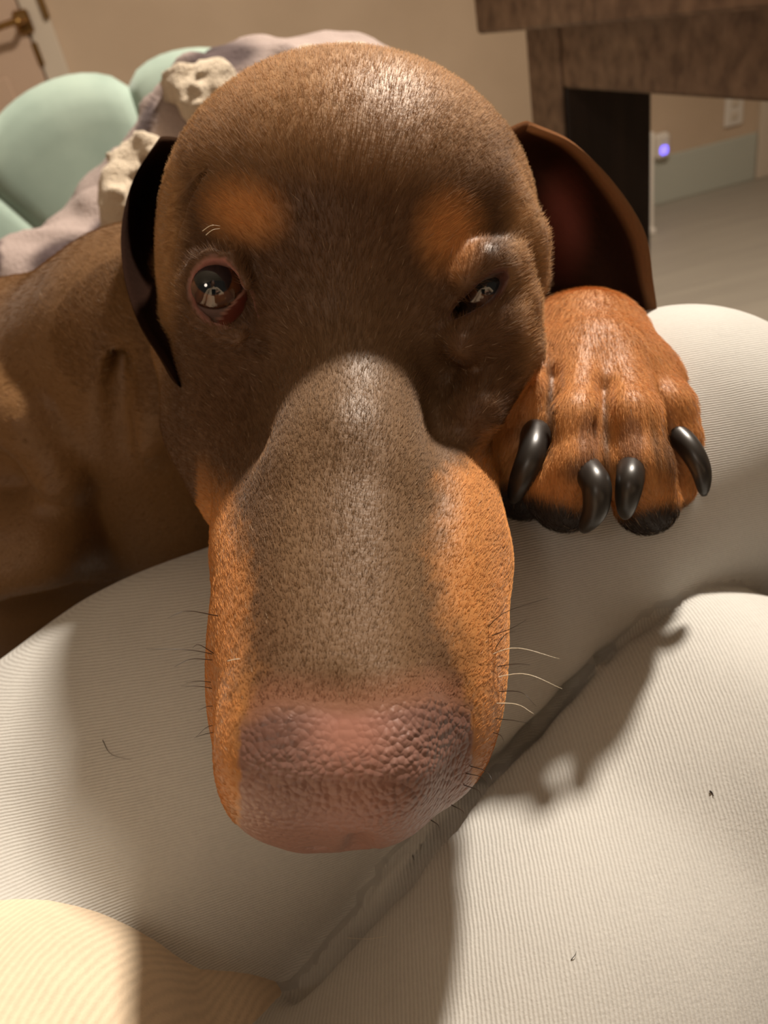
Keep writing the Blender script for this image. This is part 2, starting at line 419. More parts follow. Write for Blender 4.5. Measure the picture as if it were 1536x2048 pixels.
# ------------------------------------------------------------------ mint shell chair
def shell_chair(label, loc, rz):
    t = thing('shell_chair', label, 'chair', (0, 0, 0), 'mint velvet shell chairs')
    # local: seat centre at origin, back towards +y
    nl = 6; a0 = math.radians(-93); st = math.radians(186 / nl); cz = .40
    for i in range(nl):
        v, f = [], []; nu, nr = 15, 14
        for side in (1, -1):
            for j in range(nr + 1):
                for k in range(nu):
                    s = k / (nu - 1) * 2 - 1; th = a0 + st * (i + .5 + s * .5)
                    rm = .395 + .045 * math.sqrt(max(0, 1 - s * s * .96)) 
                    q = j / nr; r = .09 + (rm - .09) * (1 - (1 - q) ** 1.15)
                    edge = min(1, (1 - q) * 7) ** .5
                    th_ = (.016 + .010 * math.sqrt(max(0, 1 - s * s))) * (edge if side > 0 else edge * .7) 
                    x = r * math.sin(th); z = cz + r * math.cos(th) * 1.0
                    y = .235 + .06 * r / .4 - .9 * x * x + .0
                    v.append((x, y - side * th_, z))
        n1 = (nr + 1) * nu
        for j in range(nr):
            for k in range(nu - 1):
                a = j * nu + k; f.append((a, a + 1, a + nu + 1, a + nu)); f.append((n1 + a, n1 + a + nu, n1 + a + nu + 1, n1 + a + 1))
        for j in range(nr):
            a = j * nu; f.append((a, a + nu, n1 + a + nu, n1 + a)); a = j * nu + nu - 1; f.append((a, n1 + a, n1 + a + nu, a + nu))
        for k in range(nu - 1): 
            a = k; f.append((a, n1 + a, n1 + a + 1, a + 1)); a = nr * nu + k; f.append((a, a + 1, n1 + a + 1, n1 + a))
        fixn(link_mesh('back_lobe', v, f, m_velvet, t, world=True))
    # seat cushion
    v, f = [], []; n = 48; prof = [(.0, .475), (.15, .475), (.21, .470), (.235, .455), (.245, .43), (.235, .40), (.2, .385), (0, .385)]
    for r, z in prof:
        for k in range(n):
            a = 2 * math.pi * k / n; x = math.cos(a); y = math.sin(a)
            sq = 1 / (abs(x) ** 3.2 + abs(y) ** 3.2) ** (1 / 3.2)
            v.append((x * r * sq, y * r * sq * .98, z))
    for j in range(len(prof) - 1):
        for k in range(n): f.append((j * n + k, j * n + (k + 1) % n, (j + 1) * n + (k + 1) % n, (j + 1) * n + k))
    fixn(link_mesh('seat', v, f, m_velvet, t, world=True))
    for sx in (-1, 1):
        for sy in (-1, 1):
            tv, tf = tube_geo([(sx * .15, sy * .15, .39), (sx * .17, sy * .17, .2), (sx * .195, sy * .195, 0)], [.016, .013, .008], 12)
            fixn(link_mesh('leg', tv, tf, m_brass, t, world=True))
    t.location = loc; t.rotation_euler.z = rz
    return t
cq = ony(256, 143, 1.13); print('chair', cq)
ch = shell_chair('mint green velvet shell chair behind the dog, blanket thrown over it', (cq[0] + .035, cq[1] - .29, 0), math.radians(8))

# ------------------------------------------------------------------ blanket on the chair
bl = Field()
bl.chain([(P(430, 375, .70), .074), (P(540, 300, .73), .086), (P(700, 300, .75), .09), (P(820, 350, .75), .080)], .03)
bl.chain([(P(235, 560, .70), .05), (P(165, 520, .68), .034), (P(70, 575, .67), .042), (P(-80, 650, .66), .05)], .02)
bl.chain([(P(430, 400, .72), .06), (P(260, 560, .74), .05)], .03)
bl.chain([(P(520, 400, .8), .12), (P(700, 460, .8), .13)], .04)
bl.chain([(Wd(P(520,400,.8)) * 0 + Vw(np.array([-.16, .84, .60])), .15), (Vw(np.array([-.02, .86, .60])), .14)], .04)
for a_, b_, r_ in (((300, 225), (250, 420), .010), ((330, 190), (290, 330), .007), ((420, 150), (330, 260), .008), ((500, 120), (400, 150), .009), ((560, 110), (480, 160), .007), ((30, 590), (140, 600), .008), ((10, 560), (100, 560), .006)):
    bl.chain([(P(*a_, .655), r_), (P(*b_, .645), r_ * 1.3)], .014)
def n3(p, s, seed=0):
    q = p * s + seed
    return (np.sin(q[:, 0] * 1.3 + 2 * np.sin(q[:, 1] * .9)) + np.sin(q[:, 1] * 1.7 + 2.2 * np.sin(q[:, 2] * 1.1 + 1)) + np.sin(q[:, 2] * 1.4 + 1.8 * np.sin(q[:, 0] * .8 + 2))) / 3
fb = lambda p: bl(p) + .007 * n3(p, 38) + .004 * n3(p, 90, 3)
v, f = nets(fb, P(-260, 1100, .8) - [.05, .1, .3], [.2, .55, -.5], .0055)
px, py = proj(v)
def blob(x, y, cx, cy, rx, ry, rot=0, soft=.25):
    c, s_ = math.cos(rot), math.sin(rot); dx, dy = x - cx, y - cy
    q = np.sqrt(((dx * c + dy * s_) / rx) ** 2 + ((-dx * s_ + dy * c) / ry) ** 2)
    return np.clip((1 + soft - q) / (2 * soft), 0, 1)
w = np.zeros(len(v))
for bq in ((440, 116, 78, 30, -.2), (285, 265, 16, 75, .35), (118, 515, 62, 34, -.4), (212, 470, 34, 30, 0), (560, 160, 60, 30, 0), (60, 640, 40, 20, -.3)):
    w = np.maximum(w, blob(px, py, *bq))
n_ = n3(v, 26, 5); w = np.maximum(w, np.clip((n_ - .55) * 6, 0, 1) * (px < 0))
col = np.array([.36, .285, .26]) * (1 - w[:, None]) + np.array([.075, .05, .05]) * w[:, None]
m_blk = mat('plush_blanket', rough=.95, attr=True, sheen=.08)
n_ = nd(m_blk, 'ShaderNodeTexNoise', Scale=300, Detail=4); lk(m_blk, coords(m_blk), n_.inputs[0]); bump(m_blk, n_.outputs[0], .6, .003)
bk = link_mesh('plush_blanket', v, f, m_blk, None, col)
bk.data.transform(Matrix.Translation((0, 0, 0)))
tag(bk, 'mauve grey blanket with dark blotches and cream fleece edge behind the dog', 'blanket')
bk['org'] = (0, 0, 0)
sh = Field()
sh.chain([(P(292, 285, .64), .010), (P(252, 345, .635), .014), (P(238, 400, .63), .015), (P(240, 470, .635), .012)], .01)
sh.chain([(P(370, 185, .64), .019), (P(430, 185, .64), .022), (P(400, 225, .63), .015)], .012)
sh.chain([(P(330, 320, .62), .006), (P(300, 290, .63), .009)], .01)
sh.chain([(P(610, 122, .66), .012), (P(700, 135, .68), .016), (P(850, 185, .68), .014), (P(930, 208, .67), .013)], .012)
fs = lambda p: sh(p) + .0035 * n3(p, 260) + .003 * n3(p, 120, 2)
v, f = nets(fs, P(200, 500, .66) - [.03, .03, .06], P(1000, 60, .6) + [.03, .03, .04], .0035)
m_fl = mat('cream_fleece', (.70, .59, .45), .95, sheen=.2); n_ = nd(m_fl, 'ShaderNodeTexNoise', Scale=420, Detail=4); lk(m_fl, coords(m_fl), n_.inputs[0]); bump(m_fl, n_.outputs[0], .9, .004)
link_mesh('fleece_edge', v, f, m_fl, bk)

# ------------------------------------------------------------------ person: leggings and sweatshirt
pr = thing('person', 'person in pale grey ribbed leggings and a cream top, seated', 'person', (-.1, 0, 0))
KA = P(1352, 915, .37); KB = P(1425, 1545, .312)
lg = Field()
UPR = True
HA = P(-200, 1950, .32); HB = P(900, 2500, .25)
lg.chain([(HA + [0, -.014, 0], .104), (P(430, 1558, .366), .1025), (P(900, 1245, .366), .084), (KA, .069)], .02)
fa = Vw(np.array([.20, .30, .10])); lg.chain([(KA, .067), (Vw(np.array([.20, .34, .40])), .060), (fa, .04)], .02)
lb = Field()
lb.chain([(HB, .089), (P(1160, 1990, .28), .080), (KB, .0733)], .02)
fbp = Vw(np.array([.26, .10, .10])); lb.chain([(KB, .071), (Vw(np.array([.27, .2, .33])), .06), (fbp, .04)], .02)
pel = Field()
pel.chain([(HA, .11), (Vw(np.array([-.16, -.02, .50])), .13), (HB, .09)], .03)
def onfield(fn, px, py, d0=.15, d1=.45):
    d = np.linspace(d0, d1, 400); pp = np.array([P(px, py, q) for q in d]); k = np.argmax(fn(pp) < 0); return pp[k - 1]
fl0 = lambda p: smin(smin(lg(p), lb(p), .004), pel(p), .02)
# the deep pressed fold between the two thighs: follow the valley where it really lies
val = []
for cx, cy in ((640, 2035), (750, 1920), (860, 1800), (945, 1695), (1030, 1590), (1105, 1505), (1180, 1425), (1250, 1360), (1330, 1300), (1400, 1250)):
    best = max((onfield(fl0, cx + t * .68, cy + t * .73) for t in range(-60, 61, 12)), key=lambda q: -abs(lg(q[None])[0] - lb(q[None])[0]))
    val.append((best + best / np.linalg.norm(best) * .004, 1.0 if cx < 1150 else max(.15, 1 - (cx - 1150) / 260)))
gap = Field()
for off, rr in ((0, .0032), (.005, .0032), (.010, .0034)): gap.chain([(p_ + p_ / np.linalg.norm(p_) * off * w_, rr * w_) for p_, w_ in val], .004)
fl = lambda p: -smin(-fl0(p), gap(p), .005)
lo = np.minimum.reduce([Vw(np.array(q)) for q in ([-.4, -.2, 0], [.4, .5, .8], [-.4, .5, 0], [.4, -.2, 0], [-.4, -.2, .8], [.4, .5, 0], [.4, -.2, .8], [-.4, .5, .8])])
hi = np.maximum.reduce([Vw(np.array(q)) for q in ([-.4, -.2, 0], [.4, .5, .8], [-.4, .5, 0], [.4, -.2, 0], [-.4, -.2, .8], [.4, .5, 0], [.4, -.2, .8], [-.4, .5, .8])])
v, f = nets(fl, lo, hi, .0034)
ribA = v @ np.array([-.17, .98, .10]) / .00092; ribB = v @ np.array([1, .09, .05]) / .0013
link_mesh('leggings', v, f, m_leg, pr, attrs={'rib': np.where(lg(v) < lb(v), ribA, ribB)})
# feet
ft = Field()
for a in (np.array([.20, .30, .10]), np.array([.26, .10, .10])):
    ft.chain([(Vw(a), .037), (Vw(a + [0, .0, -.055]), .036), (Vw(a + [.04, .14, -.07]), .026), (Vw(a + [.05, .19, -.083]), .015)], .02)
v, f = nets(ft, lo, hi, .005)
link_mesh('sock', v, f, mat('white_sock', (.6, .58, .55), .9), pr)
st = Field()
s1 = Field(); s2 = Field()
s1.chain([(P(-60, 2385, .235), .088), (P(-500, 2600, .26), .10)], .02)
s2.chain([(P(215, 2436, .27), .1035), (P(-300, 2600, .30), .12)], .02)
WV = lambda *q: Vw(np.array(q, float))
to = Field()
to.chain([(P(-100, 2700, .30), .12), (WV(-.12, -.17, .68), .115), (WV(-.04, -.27, .88), .115)], .05)
to.chain([(WV(-.16, -.27, .93), .065), (WV(.10, -.28, .93), .065)], .05)
to.chain([(WV(-.03, -.25, .95), .075), (WV(-.01, -.21, 1.0), .058)], .04)
RH = P(0, 0, 0) + [.060, -.085, .018]        # right hand, below and beside the lens
to.chain([(WV(.14, -.28, .92), .060), (WV(.26, -.22, .70), .050), (RH + [.045, -.055, .03], .036)], .03)
to.chain([(WV(-.20, -.27, .92), .060), (WV(-.40, -.20, .70), .050), (WV(-.42, .02, .62), .038)], .03)
fs = lambda p: smin(smin(s1(p), s2(p), .003), to(p), .02)
v, f = nets(fs, lo - .3, hi + .3, .006)
link_mesh('sweatshirt', v, f, m_shirt, pr, attrs={'rib': v @ np.array([.8, .35, .2]) / .0015})
# bare skin: head, neck and hands
sk = Field(); HC = WV(.02, -.145, 1.115)
fwd = np.array([0, -.25, -.97]); upv = np.array([.0, .97, -.25]); sd = np.array([1., 0, 0])
G = lambda x, y, z: HC + sd * x + upv * y + fwd * z
hr = np.stack([sd, upv, fwd])
sk.add(ell(HC, (.072, .095, .088), hr)); sk.add(ell(G(0, -.055, .035), (.050, .055, .050), hr), .03)
sk.chain([(G(0, .005, .088), .008), (G(0, -.022, .102), .011)], .012)
sk.chain([(G(-.02, -.052, .084), .006), (G(.02, -.052, .084), .006)], .006)
for q in (-1, 1):
    sk.sub(seg(G(q * .032, .008, .098), G(q * .032, .008, .098), .015, .015), .012); sk.add(ell(G(q * .032, .006, .074), (.013, .011, .012), hr), .003)
    sk.add(ell(G(q * .074, -.01, 0), (.009, .030, .017), hr), .006)
sk.chain([(G(0, -.06, -.02), .052), (WV(-.01, -.22, .98), .054)], .03)
def hand(sk, base, dirv, side, up, sc=1):
    dirv = dirv / np.linalg.norm(dirv); up = up / np.linalg.norm(up); side = side / np.linalg.norm(side)
    sk.chain([(base - dirv * .05, .025), (base, .024)], .02)
    for i in range(4):
        k = base + dirv * .075 + side * (.024 - .0165 * i); sk.chain([(base + side * (.010 - .007 * i), .015), (k, .0115)], .014)
        L = (.040, .046, .043, .034)[i]
        sk.chain([(k, .0105), (k + dirv * L * .8 - up * L * .5, .0095), (k + dirv * L * 1.0 - up * L * 1.15, .0088), (k + dirv * L * .8 - up * L * 1.6, .0078)], .004)
    k = base + side * .026 + dirv * .02
    sk.chain([(base + side * .008, .016), (k, .0125), (k + side * .016 + dirv * .026 - up * .012, .0105), (k + side * .010 + dirv * .05 - up * .022, .009)], .008)
m_skin = mat('skin', (.55, .32, .22), .5)
v, f = nets(sk, HC - .22, HC + .22, .0036); link_mesh('body', v, f, m_skin, pr)
h1 = Field(); hand(h1, RH + [.030, -.040, .022], np.array([-.25, .9, -.05]), np.array([-.9, -.25, 0]), np.array([.35, .1, .9]))
v, f = nets(h1, RH - .13, RH + .15, .003); link_mesh('hand', v, f, m_skin, pr)
h2 = Field(); q0 = WV(-.42, .04, .62); hand(h2, q0, WV(0, 1, -.15) - WV(0, 0, 0), WV(1, 0, 0) - WV(0, 0, 0), WV(0, 0, 1) - WV(0, 0, 0))
v, f = nets(h2, q0 - .16, q0 + .16, .0035); link_mesh('hand', v, f, m_skin, pr)
hb = Field(); hb.add(ell(HC - fwd * .012 + upv * .012, (.083, .098, .092), hr)); hb.sub(ell(G(0, -.045, .10), (.062, .085, .07), hr), .01)
hb.chain([(G(0, .02, -.07), .055), (G(0, -.10, -.08), .045), (G(0, -.20, -.10), .02)], .03)
v, f = nets(lambda p: hb(p) + .002 * np.sin(p[:, 0] * 700 + 40 * p[:, 2]), HC - .25, HC + .25, .005)
link_mesh('hair', v, f, mat('brown_hair', (.07, .035, .018), .45), pr)
# the phone that takes the picture: the lens sits in its upper corner
ph = thing('smartphone', 'black smartphone held in the right hand above the lap', 'phone', T)
Rm = M.to_3x3()
def vb(name, c, sz, m, bev): 
    v, f = [], []; box(v, f, c, sz, None, bev); o = link_mesh(name, np.array(v), f, m, ph, smooth=False, loc=T); return fixn(o)
vb('body', (-.022, -.058, .0085), (.074, .150, .0078), mat('black_glass', (.01, .01, .012), .15), .003)
vb('screen', (-.022, -.058, .0128), (.068, .142, .0008), mat('dark_screen', (.015, .015, .018), .1), .0003)
# ------------------------------------------------------------------ the dog

FUR = True
dog = thing('dog', 'liver brown and rust short-haired dog resting its head and one paw on the lap', 'dog', (-.3, .5, 0))
D = Field()
# cranium, forehead, cheeks
D.add(ell(P(700, 455, .306), (.0745, .0665, .062)), .01)
D.add(ell(P(692, 560, .335), (.080, .074, .056)), .02)
D.add(ell(H(-5.0, 1.6, -8.0), (.022, .046, .040)), .02)
D.add(ell(H(5.4, 1.6, -8.0), (.024, .046, .040)), .02)
# brows
D.add(ell(H(-3.6, 2.2, -2.2), (.019, .019, .014)), .018)
D.add(ell(H(3.7, 1.9, -2.1), (.019, .021, .014)), .018)
# muzzle: bridge, side walls, flews, chin
D.chain([(H(.1, 4.5, -4.5), .021), (H(.15, 0.8, -3.45), .0200)], .030)
D.chain([(H(.15, 0.8, -3.35), .0195), (H(.2, -5, -2.55), .0205)], .012)
D.chain([(H(.2, -5, -2.55), .0205), (H(.15, -12.4, -2.35), .0195)], .010)
D.chain([(H(-.75, -2, -3.0), .0150), (H(-.85, -6, -2.5), .0155), (H(-1.1, -12.6, -2.2), .0160)], .007)
D.chain([(H(.95, -2, -3.0), .0150), (H(1.1, -6, -2.5), .0155), (H(1.35, -12.6, -2.2), .0160)], .007)
D.add(ell(H(-2.20, -9.1, -4.9), (.0180, .053, .031)), .010)
D.add(ell(H(3.35, -8.7, -4.8), (.0205, .056, .031)), .010)
D.chain([(H(-3.0, -2, -6.4), .014), (H(-2.5, -7, -5.3), .0165)], .015)
D.chain([(H(3.5, -1, -6.2), .0165), (H(3.55, -7, -5.2), .0185)], .015)
D.add(ell(H(-1.80, -11.8, -4.7), (.0155, .034, .026)), .010)
D.add(ell(H(2.95, -11.8, -4.7), (.0175, .034, .027)), .010)
D.chain([(H(0, 4, -10.5), .032), (H(0, -3, -8.3), .026), (H(.4, -10.6, -6.8), .018)], .02)
D.chain([(H(-2.8, 1.5, -7.2), .035), (H(-2.0, -5, -6.2), .022)], .02)
D.chain([(H(2.8, 1.5, -7.2), .035), (H(2.0, -5, -6.2), .022)], .02)
# nose
D.add(ell(H(-1.15, -14.2, -2.35), (.0165, .0165, .0165)), .010)
D.add(ell(H(1.35, -14.2, -2.35), (.0165, .0165, .0165)), .010)
D.add(ell(H(.1, -14.7, -3.0), (.0200, .014, .0175)), .014)
D.add(ell(H(.1, -14.2, -4.4), (.0195, .019, .015)), .012)
D.add(ell(H(-1.25, -14.6, -4.0), (.0150, .0150, .0150)), .010)
D.add(ell(H(1.45, -14.6, -4.0), (.0150, .0150, .0150)), .010)
D.chain([(H(-.55, -15.4, -5.0), .0080), (H(-1.8, -13.6, -5.6), .009)], .008)
D.chain([(H(.8, -15.4, -5.0), .0080), (H(2.1, -13.6, -5.6), .009)], .008)
# neck, shoulder, trunk, haunches (dog sits)
D.chain([(H(.3, 9.5, -9.5), .058), (P(330, 730, .43), .070), (P(100, 890, .50), .100), (P(-330, 1230, .60), .120)], .03)
D.chain([(P(-330, 1230, .60), .120), (Vw(np.array([-.64, .60, .33])), .115), (Vw(np.array([-.72, .66, .16])), .11)], .04)
for s in (-1, 1):
    hk = np.array([-.66, .64 + s * .10, .17])
    D.chain([(Vw(hk), .085), (Vw(hk + [.13, s * .02, .02]), .055), (Vw(hk + [.07, s * .03, -.12]), .030), (Vw(hk + [.19, s * .03, -.145]), .024)], .03)
D.chain([(Vw(np.array([-.78, .68, .12])), .03), (Vw(np.array([-.88, .70, .03])), .012)], .02)
# far foreleg stands on the floor, near one reaches over the knee
D.chain([(P(150, 900, .50), .07), (P(60, 1120, .50), .052), (Vw(np.array([-.17, .38, .33])), .036), (Vw(np.array([-.16, .37, .05])), .022), (Vw(np.array([-.15, .33, .024])), .027)], .025)
D.chain([(P(330, 900, .50), .075), (P(420, 1000, .47), .06)], .03)
D.chain([(P(420, 900, .50), .06), (P(800, 800, .47), .040), (P(1100, 700, .41), .029), (P(1165, 705, .355), .027)], .02)
# skin folds at the neck
D.chain([(P(272, 620, .372), .008), (P(266, 740, .368), .010), (P(285, 880, .375), .010)], .010)
D.chain([(P(244, 640, .362), .003), (P(234, 780, .358), .006), (P(236, 960, .375), .010)], .008, sub=True)
D.chain([(P(262, 700, .355), .001), (P(258, 780, .352), .003), (P(262, 860, .352), .003)], .006, sub=True)
D.chain([(P(-40, 790, .388), .014), (P(60, 850, .380), .014), (P(120, 950, .385), .011), (P(150, 1030, .405), .006)], .012)
D.chain([(P(-120, 1110, .40), .034), (P(80, 1075, .41), .026), (P(200, 1090, .45), .02)], .012)
# cheek strips beyond the eyes
D.chain([(P(385, 700, .335), .016), (P(430, 850, .325), .018), (P(480, 1000, .300), .014)], .014)
D.chain([(P(1038, 540, .292), .010), (P(1016, 700, .275), .010), (P(958, 820, .260), .009)], .012)
# wrist and paw
PW_ = Field()
PW_.chain([(P(1155, 700, .37), .0270), (P(1172, 716, .335), .0265), (P(1180, 760, .315), .027)], .012)
PW_.add(ell(P(1195, 775, .311), (.036, .022, .022), np.eye(3)), .012)
PW_.chain([(P(1115, 745, .303), .0100), (P(1066, 815, .288), .0098), (P(1052, 885, .288), .0100), (P(1045, 985, .293), .011)], .005)
PW_.chain([(P(1165, 745, .296), .0115), (P(1152, 850, .272), .0112), (P(1158, 935, .266), .0105), (P(1130, 1000, .272), .0115)], .005)
PW_.chain([(P(1158, 935, .268), .0090), (P(1105, 975, .272), .0100)], .006)
PW_.chain([(P(1240, 745, .296), .0115), (P(1258, 845, .272), .0112), (P(1275, 935, .266), .0110), (P(1292, 1005, .273), .0115)], .005)
PW_.chain([(P(1290, 750, .303), .0105), (P(1332, 820, .290), .0100), (P(1345, 880, .289), .0095), (P(1335, 965, .296), .0110)], .005)
PW_.chain([(P(1106, 745, .287), .0012), (P(1103, 800, .276), .0022), (P(1102, 860, .272), .0036), (P(1095, 930, .272), .0045)], .006, sub=True)
PW_.chain([(P(1208, 770, .276), .0010), (P(1210, 850, .262), .0026), (P(1212, 950, .256), .0036), (P(1216, 1010, .262), .004)], .006, sub=True)
PW_.chain([(P(1296, 790, .282), .0010), (P(1304, 850, .273), .003), (P(1316, 910, .272), .004), (P(1322, 970, .276), .004)], .006, sub=True)
D.add(lambda p: PW_(p), .008)
# facial relief
D.chain([(P(430, 350, .262), .0020), (P(362, 420, .272), .0028), (P(338, 500, .282), .0022)], .006, sub=True)
D.chain([(P(890, 300, .274), .003), (P(975, 390, .271), .005), (P(1030, 480, .276), .007), (P(1048, 560, .281), .006)], .014)
D.chain([(P(1075, 520, .283), .0030), (P(1068, 640, .283), .0035), (P(1045, 720, .282), .003)], .008, sub=True)
D.chain([(P(1030, 600, .268), .007), (P(985, 650, .262), .007), (P(925, 690, .254), .005)], .010)
D.chain([(P(870, 640, .242), .004), (P(858, 740, .234), .0045), (P(885, 830, .229), .003)], .008, sub=True)
# eyes
EYL = P(431, 588, .266); EYR = P(966, 588, .271)
def eyefr(c, fwd):
    fwd = np.asarray(fwd, float); fwd /= np.linalg.norm(fwd); x = np.cross([0, 1, 0], fwd); x /= np.linalg.norm(x); return x, np.cross(fwd, x), fwd
FL = eyefr(EYL, [-.26, .02, 1]); FR = eyefr(EYR, [.33, .02, 1])
def aperture(c, fr, pix, d):                 # opening between the lids: a polygon prism along the gaze
    x, y, z = fr
    q = np.array([P(a_, b_, d) - c for a_, b_ in pix]); q = q - np.outer(q @ z, z) * 0
    pu, pv = q @ x, q @ y; n = len(pu)
    def f(p):
        w = p - c; u, v, t = w @ x, w @ y, w @ z
        dm = np.full(len(p), 1e3); ins = np.zeros(len(p), bool)
        for i in range(n):
            j = (i + 1) % n; eu, ev = pu[j] - pu[i], pv[j] - pv[i]; wu, wv = u - pu[i], v - pv[i]
            h = np.clip((wu * eu + wv * ev) / (eu * eu + ev * ev), 0, 1)
            dm = np.minimum(dm, np.hypot(wu - eu * h, wv - ev * h))
            cr = ((pv[i] > v) != (pv[j] > v)) & (u < (pu[j] - pu[i]) * (v - pv[i]) / (pv[j] - pv[i] + 1e-12) + pu[i]); ins ^= cr
        return np.maximum(np.where(ins, -dm, dm), -t)
    f.b = (c, .022); return f
APL = aperture(EYL, FL, [(374, 572), (384, 545), (402, 529), (425, 522), (455, 528), (478, 552), (488, 585), (493, 620), (494, 654), (475, 656), (445, 650), (412, 637), (385, 608)], .252)
APR = aperture(EYR, FR, [(906, 634), (916, 610), (935, 590), (955, 568), (978, 554), (1008, 546), (1011, 560), (998, 585), (974, 606), (944, 622), (920, 634)], .255)
D.add(seg(EYL, EYL, .0136, .0136), .006)
D.add(seg(EYR, EYR, .0136, .0136), .006)
D.chain([(P(372, 570, .262), .0024), (P(398, 524, .256), .0025), (P(428, 510, .2535), .0026), (P(462, 522, .252), .0026), (P(494, 570, .251), .0022)], .004)
D.chain([(P(372, 600, .261), .0022), (P(400, 640, .256), .0024), (P(445, 666, .253), .0024), (P(480, 674, .251), .0016), (P(505, 662, .2515), .0004)], .005)
D.chain([(P(360, 548, .262), .0006), (P(392, 506, .256), .0009), (P(450, 496, .2515), .0006)], .003, sub=True)
D.chain([(P(935, 556, .253), .003), (P(975, 532, .256), .0045), (P(1015, 520, .264), .005)], .010)
D.sub(APL, .0012)
D.sub(APR, .0012)
# mouth line, philtrum
D.chain([(P(716, 1712, .204), .0035), (P(716, 1660, .188), .0014)], .004, sub=True)
D.chain([(P(820, 1672, .198), .0006), (P(880, 1640, .200), .0010), (P(935, 1585, .206), .0012)], .002, sub=True)
D.chain([(P(560, 1640, .200), .0012), (P(640, 1690, .197), .0012)], .003, sub=True)

# eye interiors later; mesh the head and paw finely, the trunk coarsely, from one field
BLO = np.array([-.105, -.125, -.46]); BHI = np.array([.155, .215, -.150])
v1, f1 = nets(D, BLO, BHI, .00155)
lo2 = np.minimum.reduce([Vw(np.array(q)) for q in ([-1, .2, 0], [.1, .2, 0], [-1, .85, 0], [.1, .85, 0], [-1, .2, .9], [.1, .85, .9], [-1, .85, .9], [.1, .2, .9])]) - .01
hi2 = np.maximum.reduce([Vw(np.array(q)) for q in ([-1, .2, 0], [.1, .2, 0], [-1, .85, 0], [.1, .85, 0], [-1, .2, .9], [.1, .85, .9], [-1, .85, .9], [.1, .2, .9])])
v2, f2 = nets(D, lo2, hi2, .0042)
N1 = vnormals(v1, f1); N2 = vnormals(v2, f2)
eb = ((v1 < BLO + .004) | (v1 > BHI - .004)).any(1); N1[eb] = grad(D, v1[eb])
c2 = v2[f2].mean(1); top = BLO + np.floor((BHI - BLO) / .00155 / 12).astype(int) * 0
inside = ((c2 > BLO + .006) & (c2 < BHI - .006)).all(1)
f2 = f2[~inside]
used = np.unique(f2); mp = np.full(len(v2), -1); mp[used] = np.arange(len(used)); v2 = v2[used]; f2 = mp[f2]; N2 = N2[used]
DV = np.vstack([v1, v2]); DF = np.vstack([f1, f2 + len(v1)])
DN = np.vstack([N1, N2])
print('dog verts', len(DV))
